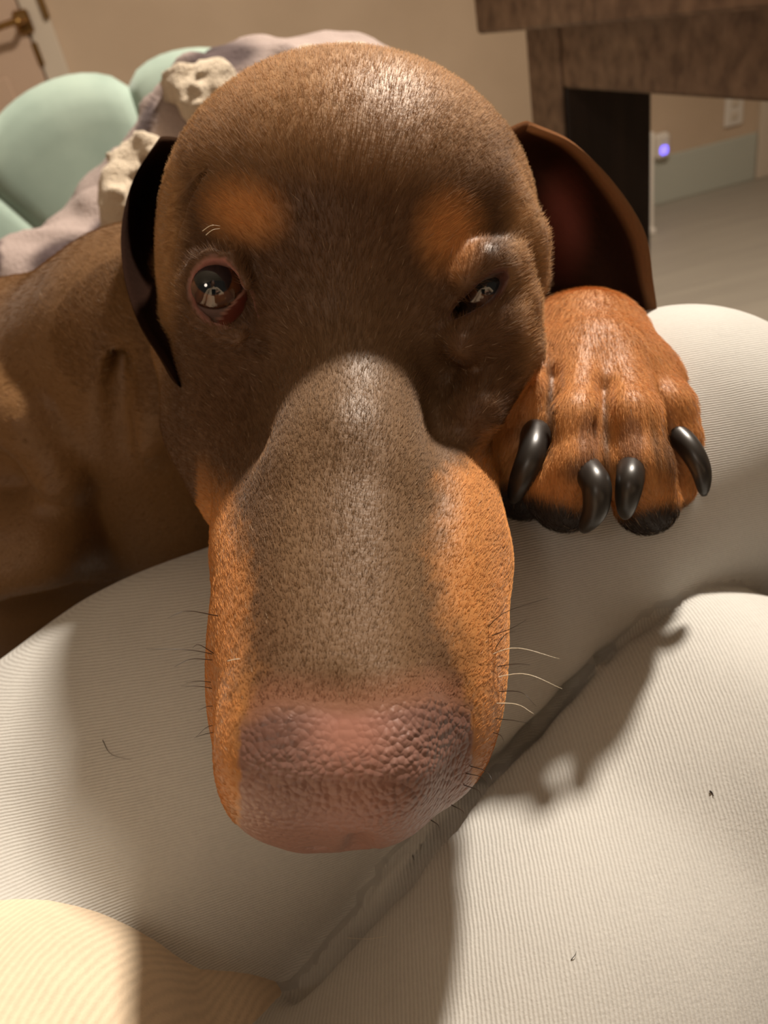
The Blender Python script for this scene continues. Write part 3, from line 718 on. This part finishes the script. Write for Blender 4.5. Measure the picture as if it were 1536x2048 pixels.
# coat pigment and painted light and shade, laid out on the surface
def coat(p, n=None):
    x, y = proj(p)
    brown = np.array([.105, .050, .021]); rust = np.array([.47, .205, .062]); dark = np.array([.055, .028, .016]); nose = np.array([.235, .122, .094])
    depth = -p[:, 2]
    wr = np.zeros(len(p))
    head = depth < .36
    def up(w, b): return np.maximum(w, b)
    wr = up(wr, 1.0 * blob(x, y, 492, 425, 72, 58, .4, .5) * head)
    wr = up(wr, 1.0 * blob(x, y, 897, 470, 58, 74, 0, .5) * head)
    jit = 16 * n3(p, 500) + 12 * n3(p, 1400, 4) + 14 * n3(p, 160, 9)
    # side of the muzzle
    rb = np.interp(y, [820, 900, 960, 1100, 1250, 1330, 1400, 1700], [1020, 960, 885, 870, 905, 925, 930, 930])
    lb_ = np.interp(y, [880, 950, 1040, 1150, 1300, 1400, 1700], [380, 440, 478, 490, 492, 488, 480])
    wr = up(wr, np.clip((x - rb + jit) / 75 + .5, 0, 1) * (y > 850) * (y < 1720) * (x < 1045) * head * (depth < .31))
    wr = up(wr, np.clip((lb_ - x + jit) / 60 + .5, 0, 1) * np.clip((y - 900) / 120, 0, 1) * (x > 395) * head)
    paw = (PW_(p) < .010) | (seg(P(700, 800, .47), P(1150, 650, .37), .05, .035)(p) < .006)
    wr = np.where(paw & (x > 985), 1, wr)
    wr = np.maximum(wr, .8 * np.clip((p @ np.zeros(3)) + 0, 0, 1))
    col = brown * (1 - wr[:, None]) + rust * wr[:, None]
    # crown, temples and bridge paler: the light on them painted into the coat
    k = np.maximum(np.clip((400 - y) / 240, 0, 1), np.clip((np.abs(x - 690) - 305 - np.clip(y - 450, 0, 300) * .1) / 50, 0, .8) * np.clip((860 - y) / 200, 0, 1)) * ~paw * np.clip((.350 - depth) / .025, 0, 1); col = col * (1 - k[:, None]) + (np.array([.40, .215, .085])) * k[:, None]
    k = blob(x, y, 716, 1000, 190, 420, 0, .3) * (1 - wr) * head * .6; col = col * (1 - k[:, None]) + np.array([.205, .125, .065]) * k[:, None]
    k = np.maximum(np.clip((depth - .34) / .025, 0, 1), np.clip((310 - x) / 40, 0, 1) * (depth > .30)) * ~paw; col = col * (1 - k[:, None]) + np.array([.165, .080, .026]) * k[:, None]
    k = np.maximum.reduce([blob(x, y, 1101, 805, 9, 75, 0, .5), blob(x, y, 1211, 880, 8, 115, 0, .5), blob(x, y, 1311, 895, 9, 55, -.15, .5)]) * .7  # shade in the gaps between the toes, painted into the coat
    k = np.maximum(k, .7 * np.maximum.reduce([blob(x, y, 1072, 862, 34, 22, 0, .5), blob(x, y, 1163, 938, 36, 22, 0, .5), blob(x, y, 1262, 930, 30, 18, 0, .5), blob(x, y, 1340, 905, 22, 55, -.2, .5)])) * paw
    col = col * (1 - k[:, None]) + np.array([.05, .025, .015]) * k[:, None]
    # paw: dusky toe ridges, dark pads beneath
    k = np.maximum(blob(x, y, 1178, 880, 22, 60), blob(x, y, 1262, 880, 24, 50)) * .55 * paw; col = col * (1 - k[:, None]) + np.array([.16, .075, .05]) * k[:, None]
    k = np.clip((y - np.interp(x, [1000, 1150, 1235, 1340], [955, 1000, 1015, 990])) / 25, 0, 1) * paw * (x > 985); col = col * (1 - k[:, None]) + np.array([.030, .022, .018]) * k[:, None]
    # chest, throat and lower leg
    # nose leather
    ye = np.interp(x, [480, 540, 620, 700, 780, 860, 940], [1450, 1412, 1410, 1420, 1410, 1395, 1415])
    kn = np.clip((y - ye) / 45 + .5, 0, 1) * (np.abs(x - 712) < 232) * head * (H_n(p) > -6.2)
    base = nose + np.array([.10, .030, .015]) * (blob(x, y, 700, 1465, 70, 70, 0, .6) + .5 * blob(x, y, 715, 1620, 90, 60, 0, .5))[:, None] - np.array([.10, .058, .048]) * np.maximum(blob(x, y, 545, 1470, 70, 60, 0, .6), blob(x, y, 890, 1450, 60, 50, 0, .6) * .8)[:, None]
    col = col * (1 - kn[:, None]) + base * kn[:, None]
    kp = np.clip((y - (ye - 75)) / 80, 0, 1) * (1 - kn) * (np.abs(x - 712) < 215) * head * .75
    col = col * (1 - kp[:, None]) + np.array([.30, .13, .075]) * kp[:, None]
    # eye rims
    k = rim(p, EYL, FL, APL)
    col = col * (1 - k[:, None]) + np.array([.30, .125, .10]) * k[:, None]
    k = rim(p, EYR, FR, APR); col = col * (1 - k[:, None]) + np.array([.10, .04, .03]) * k[:, None]
    return np.clip(col, .01, 1), kn
def H_n(p): return (p - HO) @ EN * 100
def rim(p, c, fr, ap):
    k = np.zeros(len(p)); m = (np.linalg.norm(p - c, axis=1) < .024) & ((p - c) @ fr[2] > .002)
    if m.any(): k[m] = np.clip((.0013 - ap(p[m])) / .0008, 0, 1)
    return k
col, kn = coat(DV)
m_dog = mat('short_coat', rough=.5, attr=True, spec=.35, sheen=.15)
n_ = nd(m_dog, 'ShaderNodeTexNoise', Scale=700, Detail=3); lk(m_dog, coords(m_dog), n_.inputs[0]); bump(m_dog, n_.outputs[0], .35, .0006)
m_nose = mat('nose_leather', rough=.42, attr=True, spec=.5)
vv = nd(m_nose, 'ShaderNodeTexVoronoi', Scale=560); vv.feature = 'F1'
vn = nd(m_nose, 'ShaderNodeTexNoise', Scale=260, Detail=2); co = coords(m_nose); lk(m_nose, co, vn.inputs[0])
va = nd(m_nose, 'ShaderNodeVectorMath', operation='MULTIPLY_ADD'); lk(m_nose, vn.outputs[1], va.inputs[0]); va.inputs[1].default_value = (.0016, .0016, .0016); lk(m_nose, co, va.inputs[2]); lk(m_nose, va.outputs[0], vv.inputs['Vector'])
iv = nd(m_nose, 'ShaderNodeMath', operation='SUBTRACT'); iv.inputs[0].default_value = 1; lk(m_nose, vv.outputs['Distance'], iv.inputs[1]); nb = nd(m_nose, 'ShaderNodeAttribute', attribute_name='cob')
nm = nd(m_nose, 'ShaderNodeMath', operation='MULTIPLY'); lk(m_nose, iv.outputs[0], nm.inputs[0]); lk(m_nose, nb.outputs['Fac'], nm.inputs[1])
bump(m_nose, nm.outputs[0], .75, .0014)
nx, ny = proj(DV)
cob = np.clip(.22 + .75 * blob(nx, ny, 865, 1545, 120, 115, 0, .6) + .40 * blob(nx, ny, 560, 1560, 110, 110, 0, .6) - .2 * blob(nx, ny, 700, 1460, 90, 60, 0, .5) + .15 * n3(DV, 150), .05, 1)
isn = (kn[DF].mean(1) > .5)
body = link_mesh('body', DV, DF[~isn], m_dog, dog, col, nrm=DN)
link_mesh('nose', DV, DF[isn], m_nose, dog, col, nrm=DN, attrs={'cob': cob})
for o in (body, bpy.data.objects['nose']):
    import bmesh
    bm = bmesh.new(); bm.from_mesh(o.data); bmesh.ops.delete(bm, geom=[v for v in bm.verts if not v.link_faces], context='VERTS'); bm.to_mesh(o.data); bm.free()

# eyeballs
def eyeball(c, look, haw=None, r=.0127):
    x, y, z = eyefr(c, look); v, f = [], []; n, mm = 40, 40
    v.append(c + z * r * 1.05); cols = [(.01, .012, .014)]
    for j in range(1, mm + 1):
        a = math.pi * .62 * j / mm
        for k in range(n):
            t = 2 * math.pi * k / n; bul = 1 + .05 * max(0, 1 - (a / .62) ** 2)
            v.append(c + (z * math.cos(a) + (x * math.cos(t) + y * math.sin(t)) * math.sin(a)) * r * bul)
            st_ = .8 + .2 * math.sin(t * 23 + 3 * math.sin(t * 5))
            if a < .52: cc = (.008, .011, .014)
            elif a < .84: q = (a - .52) / .32; cc = (.15 * st_ * (1 - .5 * q), .055 * st_ * (1 - .5 * q), .02 * st_ * (1 - .5 * q))
            elif a < .90: cc = (.03, .015, .01)
            else: cc = (.22, .15, .13) if haw else (.05, .03, .02)  # right eye's white darkened, brow shade painted in
            px_, py_ = [float(q_[0]) for q_ in proj(np.array([v[-1]]))]
            if haw is not None:
                (ax, ay), (bx, by) = haw; side = -((px_ - ax) * (by - ay) - (py_ - ay) * (bx - ax)) / math.hypot(bx - ax, by - ay)
                if side < -2: cc = (.16, .035, .025)
                elif side < 3: cc = (.42, .22, .17)
            cols.append(cc)
    for k in range(n): f.append((0, 1 + k, 1 + (k + 1) % n))
    for j in range(mm - 1):
        for k in range(n): a = 1 + j * n + k; b = 1 + j * n + (k + 1) % n; f.append((a, a + n, b + n, b))
    o = link_mesh('eyeball', np.array(v), f, m_eye, dog, np.array(cols)); return fixn(o)
m_eye = mat('wet_eye', rough=.06, attr=True, spec=.6)
m_eye.node_tree.nodes['Principled BSDF'].inputs['Coat Weight'].default_value = 1; m_eye.node_tree.nodes['Principled BSDF'].inputs['Coat Roughness'].default_value = .02
eyeball(EYL, [.14, .20, .96], ((484, 588), (428, 650))); eyeball(EYR, [.02, .2, .96])

m_ear = mat('ear_skin', rough=1, attr=True, spec=.02)
n_ = nd(m_ear, 'ShaderNodeTexNoise', Scale=500, Detail=4); lk(m_ear, coords(m_ear), n_.inputs[0]); bump(m_ear, n_.outputs[0], .5, .0008)
# ears: curved flaps with thickness
def ear(rows, thick, colf, name='ear'):
    # rows: list of (inner pt, mid pt, outer pt) from base to tip
    rows = [np.array(r) for r in rows]; K = len(rows)
    n1, n2 = 30, 22
    a = bez([r[0] for r in rows], n1); b = bez([r[1] for r in rows], n1); c = bez([r[2] for r in rows], n1)
    s = np.linspace(0, 1, n2)[None, :, None]
    g = (a[:, None] * (1 - s) * (1 - 2 * s) + b[:, None] * 4 * s * (1 - s) + c[:, None] * s * (2 * s - 1))
    du = np.gradient(g, axis=0); dv = np.gradient(g, axis=1); n = np.cross(du, dv); n /= np.linalg.norm(n, axis=2, keepdims=True) + 1e-9
    if n[..., 2].mean() < 0: n = -n
    e = np.minimum(1, np.minimum(s[..., 0], 1 - s[..., 0]) * 9) ** .5 * np.minimum(1, (1 - np.linspace(0, 1, n1)[:, None]) * 12) ** .5
    v = np.concatenate([(g + n * thick * e[..., None] / 2).reshape(-1, 3), (g - n * thick * e[..., None] / 2).reshape(-1, 3)])
    f = []; q = n1 * n2
    for i in range(n1 - 1):
        for j in range(n2 - 1):
            k = i * n2 + j; f.append((k, k + 1, k + n2 + 1, k + n2)); f.append((q + k, q + k + n2, q + k + n2 + 1, q + k + 1))
    for i in range(n1 - 1):
        for j in (0, n2 - 1): k = i * n2 + j; f.append((k, k + n2, q + k + n2, q + k))
    for j in range(n2 - 1):
        for i in (0, n1 - 1): k = i * n2 + j; f.append((k, k + 1, q + k + 1, q + k))
    col = colf(v, q); o = link_mesh(name, v, f, m_ear, dog, col); return fixn(o), g, n
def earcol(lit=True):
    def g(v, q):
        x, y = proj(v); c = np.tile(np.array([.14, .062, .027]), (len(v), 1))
        c[:q] = [.042, .019, .012]; k = blob(x[:q], y[:q], 1125, 450, 45, 90, 0, .5)[:, None]; c[:q] = c[:q] * (1 - k) + np.array([.20, .06, .045]) * k  # inner side of the ear darkened, its shade painted into the skin
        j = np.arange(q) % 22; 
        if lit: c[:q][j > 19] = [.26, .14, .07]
        else: c[:] *= .35; c[q:] = [.03, .015, .008]  # left ear darker all over, its shade painted in too
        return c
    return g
earR, _, _ = ear([(P(930, 320, .325), P(1010, 272, .332), P(1060, 250, .325)),
     (P(930, 380, .335), P(1060, 315, .362), P(1150, 290, .330)),
     (P(940, 450, .340), P(1110, 410, .377), P(1230, 368, .332)),
     (P(970, 520, .345), P(1150, 495, .380), P(1290, 465, .335)),
     (P(1080, 600, .352), P(1200, 580, .372), P(1306, 560, .342)),
     (P(1150, 660, .362), P(1240, 650, .372), P(1314, 640, .352)),
     (P(1240, 700, .368), P(1265, 700, .370), P(1290, 695, .365))], .005, earcol())
earL, _, _ = ear([(P(450, 310, .322), P(370, 285, .334), P(318, 280, .330)),
     (P(440, 370, .330), P(335, 362, .364), P(268, 355, .336)),
     (P(410, 450, .335), P(310, 450, .362), P(243, 450, .330)),
     (P(332, 540, .335), P(292, 545, .348), P(247, 545, .318)),
     (P(345, 630, .316), P(312, 640, .322), P(276, 640, .308)),
     (P(360, 710, .302), P(343, 715, .304), P(322, 715, .298)),
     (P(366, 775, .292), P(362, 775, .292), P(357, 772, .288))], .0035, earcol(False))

# claws: curved tapering nails
m_claw = mat('black_claw', (.022, .018, .015), .36, spec=.6)
def claw(pts, r0):
    c = bez(pts, 18); t = np.linspace(0, 1, 18)
    rad = r0 * np.sqrt(np.clip(1 - t ** 2.6 * .93, .02, 1)); rad[0] = r0 * .9
    v, f = tube_geo(c, rad, 16); o = link_mesh('claw', np.array(v), f, m_claw, dog); return fixn(o)
claw([P(1072, 862, .279), P(1066, 905, .268), P(1045, 955, .268), P(1024, 1003, .274)], .0056)
claw([P(1170, 935, .262), P(1192, 970, .252), P(1190, 1020, .253), P(1165, 1062, .258)], .0052)
claw([P(1262, 928, .262), P(1260, 960, .252), P(1254, 1000, .253), P(1250, 1035, .258)], .0048)
claw([P(1345, 862, .284), P(1378, 895, .276), P(1402, 940, .274), P(1408, 990, .278)], .0044)

# ------------------------------------------------------------------ hairs of the coat
def hair(name, pts, rad, cols, m, parent, kind=None):
    n, k, _ = pts.shape
    hc = bpy.data.hair_curves.new(name); hc.add_curves([k] * n)
    hc.points.foreach_set('position', (Wd(pts.reshape(-1, 3)) - np.array(parent['org'])).astype(np.float32).ravel())
    ra = hc.attributes.get('radius') or hc.attributes.new('radius', 'FLOAT', 'POINT'); ra.data.foreach_set('value', np.tile(rad, n).astype(np.float32))
    a = hc.attributes.new('Col', 'FLOAT_COLOR', 'CURVE'); a.data.foreach_set('color', np.c_[cols, np.ones(n)].astype(np.float32).ravel())
    hc.materials.append(m)
    o = bpy.data.objects.new(name, hc); C.objects.link(o); o.parent = parent; 
    if kind: o['kind'] = kind
    return o
m_hair = mat('coat_hair', rough=.5, attr=True, spec=.2)
def sample(v, f, nn, kk, count, wfun):
    tri = np.vstack([f[:, [0, 1, 2]], f[:, [0, 2, 3]]]); a, b, c = v[tri[:, 0]], v[tri[:, 1]], v[tri[:, 2]]
    ar = np.linalg.norm(np.cross(b - a, c - a), axis=1); cen = (a + b + c) / 3
    w = ar * wfun(cen, kk[tri].mean(1)); w /= w.sum(); i = rng.choice(len(tri), count, p=w)
    r1 = np.sqrt(rng.random(count))[:, None]; r2 = rng.random(count)[:, None]
    mixf = lambda q: q[tri[i, 0]] * (1 - r1) + q[tri[i, 1]] * r1 * (1 - r2) + q[tri[i, 2]] * r1 * r2
    n = mixf(nn); return mixf(v), n / (np.linalg.norm(n, axis=1, keepdims=True) + 1e-9)
def flow(p):
    x, y = proj(p); hx = (p - HO) @ EX * 100; ha = (p - HO) @ EA * 100
    d = EA[None] * 1.0 + EX[None] * (np.clip(hx / 6, -1, 1) * .45)[:, None] - EN[None] * (np.clip(np.abs(hx) / 5, 0, 1) * .5)[:, None]
    paw = (PW_(p) < .012)
    d[paw] = np.array([0, -.8, .35]) + EX[None] * (np.clip((x[paw] - 1200) / 300, -1, 1) * .5)[:, None]
    far = (-p[:, 2] > .37) & ~paw
    d[far] = [-.8, -.4, -.3]
    return d
def furs(count):
    def wf(c, k):
        x, y = proj(c)
        w = np.where(-c[:, 2] < .36, 1., .22) * (k < .3) * (x > -150) * (x < 1500) * (y > 20)
        w *= np.where((y > 500) & (y < 1420), 1.25, 1)
        return w
    p, n = sample(DV, DF, DN, kn, count, wf)
    # keep off the eyes
    for c, fr, a in ((EYL, FL, APL), (EYR, FR, APR)):
        q = rim(p, c, fr, a) < .1; p, n = p[q], n[q]
    x, y = proj(p)
    facing = (n * -p / np.linalg.norm(p, axis=1, keepdims=True)).sum(1)
    p, n, x, y = [q[facing > -.45] for q in (p, n, x, y)]
    d = flow(p) + rng.normal(0, .16, p.shape); d -= n * (d * n).sum(1)[:, None]; d /= np.linalg.norm(d, axis=1, keepdims=True) + 1e-9
    L = .0032 * (.7 + .6 * rng.random(len(p))); L *= np.interp(y, [300, 700, 1200, 1400], [1.25, 1.0, .75, .45]); L = np.where(x > 1000, L * 1.15, L)
    lift = ((.14 + .20 * rng.random(len(p))) * np.interp(y, [600, 900], [1, .6]))[:, None]; L = L[:, None]
    pts = np.stack([p - n * .0003, p + d * L * .45 + n * L * lift * .7, p + d * L + n * L * lift], 1)
    c, _ = coat(p); c *= (.8 + .75 * rng.random((len(p), 1)) ** 1.5) * 1.1
    g = rng.random(len(p)) < .012; c[g] = [.5, .36, .24]
    hair('fur', pts, np.array([.00005, .000042, .00001]), np.clip(c, 0, 1), m_hair, dog, 'stuff')
if FUR: furs(540000)

# whiskers, brow hairs and a few shed hairs on the cloth
m_wh = mat('dark_whisker', (.03, .018, .012), .35); m_whl = mat('pale_whisker', (.75, .66, .5), .3)
def strand(name, pts, r, m, parent=dog):
    c = bez(pts, 12); v, f = tube_geo(c, r * np.linspace(1, .25, 12), 5); return link_mesh(name, np.array(v), f, m, parent)
WK = [((425, 1232), (375, 1222), (335, 1236)), ((430, 1312), (380, 1300), (292, 1298)), ((430, 1322), (385, 1318), (348, 1334)), ((432, 1318), (400, 1290), (385, 1296)),
      ((434, 1368), (400, 1362), (372, 1366)), ((436, 1384), (410, 1374), (362, 1372)), ((445, 1418), (420, 1412), (396, 1422)), ((452, 1455), (420, 1452), (392, 1474)),
      ((455, 1466), (420, 1466), (388, 1476)), ((478, 1515), (462, 1530), (456, 1556)), ((470, 1500), (456, 1505), (445, 1512)),
      ((980, 1262), (1010, 1225), (1096, 1196)), ((985, 1275), (1020, 1258), (1052, 1240)), ((975, 1318), (1030, 1296), (1120, 1318)), ((995, 1335), (1030, 1328), (1060, 1330)),
      ((988, 1358), (1050, 1348), (1125, 1378)), ((992, 1384), (1040, 1384), (1072, 1412)), ((972, 1408), (1030, 1408), (1068, 1428)), ((985, 1436), (1020, 1440), (1056, 1446)),
      ((985, 1462), (1000, 1470), (1008, 1484)), ((945, 1530), (975, 1545), (990, 1582)), ((935, 1545), (965, 1555), (980, 1575)), ((940, 1570), (955, 1580), (962, 1592)),
      ((915, 1610), (925, 1622), (928, 1634)), ((870, 1638), (876, 1650), (878, 1662)), ((1000, 1300), (1010, 1270), (1030, 1262))]
for k, (a_, b_, c_) in enumerate(WK):
    lf = a_[0] < 700; d0 = .214 if a_[1] < 1480 else .205
    strand('whisker', [P(a_[0] + (12 if lf else -12), a_[1], d0), P(*b_, d0 - .008), P(*c_, d0 - .012)], .00016, m_wh if k not in (13, 15, 17) else m_whl)
for a_, b_, c_ in (((405, 462), (422, 451), (440, 452)), ((412, 470), (425, 460), (440, 457)), ((455, 1322), (475, 1318), (497, 1320)), ((468, 1333), (480, 1330), (497, 1332))):
    strand('whisker', [P(*a_, .243 if a_[1] < 600 else .197), P(*b_, .240 if a_[1] < 600 else .194), P(*c_, .243 if a_[1] < 600 else .197)], .00014, m_whl)
for k, (lab, pts, m) in enumerate((('fine dark shed hair lying on the left thigh beside the muzzle', [(205, 1480), (222, 1508), (262, 1520)], m_wh),
      ('tiny dark shed hair speck at the right side of the nearer knee', [(1420, 1582), (1424, 1586), (1427, 1592)], m_wh),
      ('short shed hair on the lower right legging', [(1142, 1920), (1150, 1910), (1153, 1902)], m_wh),
      ('long pale shed hair crossing below the nose near the crease', [(695, 1876), (735, 1878), (775, 1872)], m_whl))):
    p3 = [onfield(fl, *q) for q in pts]
    tag(strand('dog_hair', p3, .00012 if k != 1 else .00035, m, None), lab, 'hair')
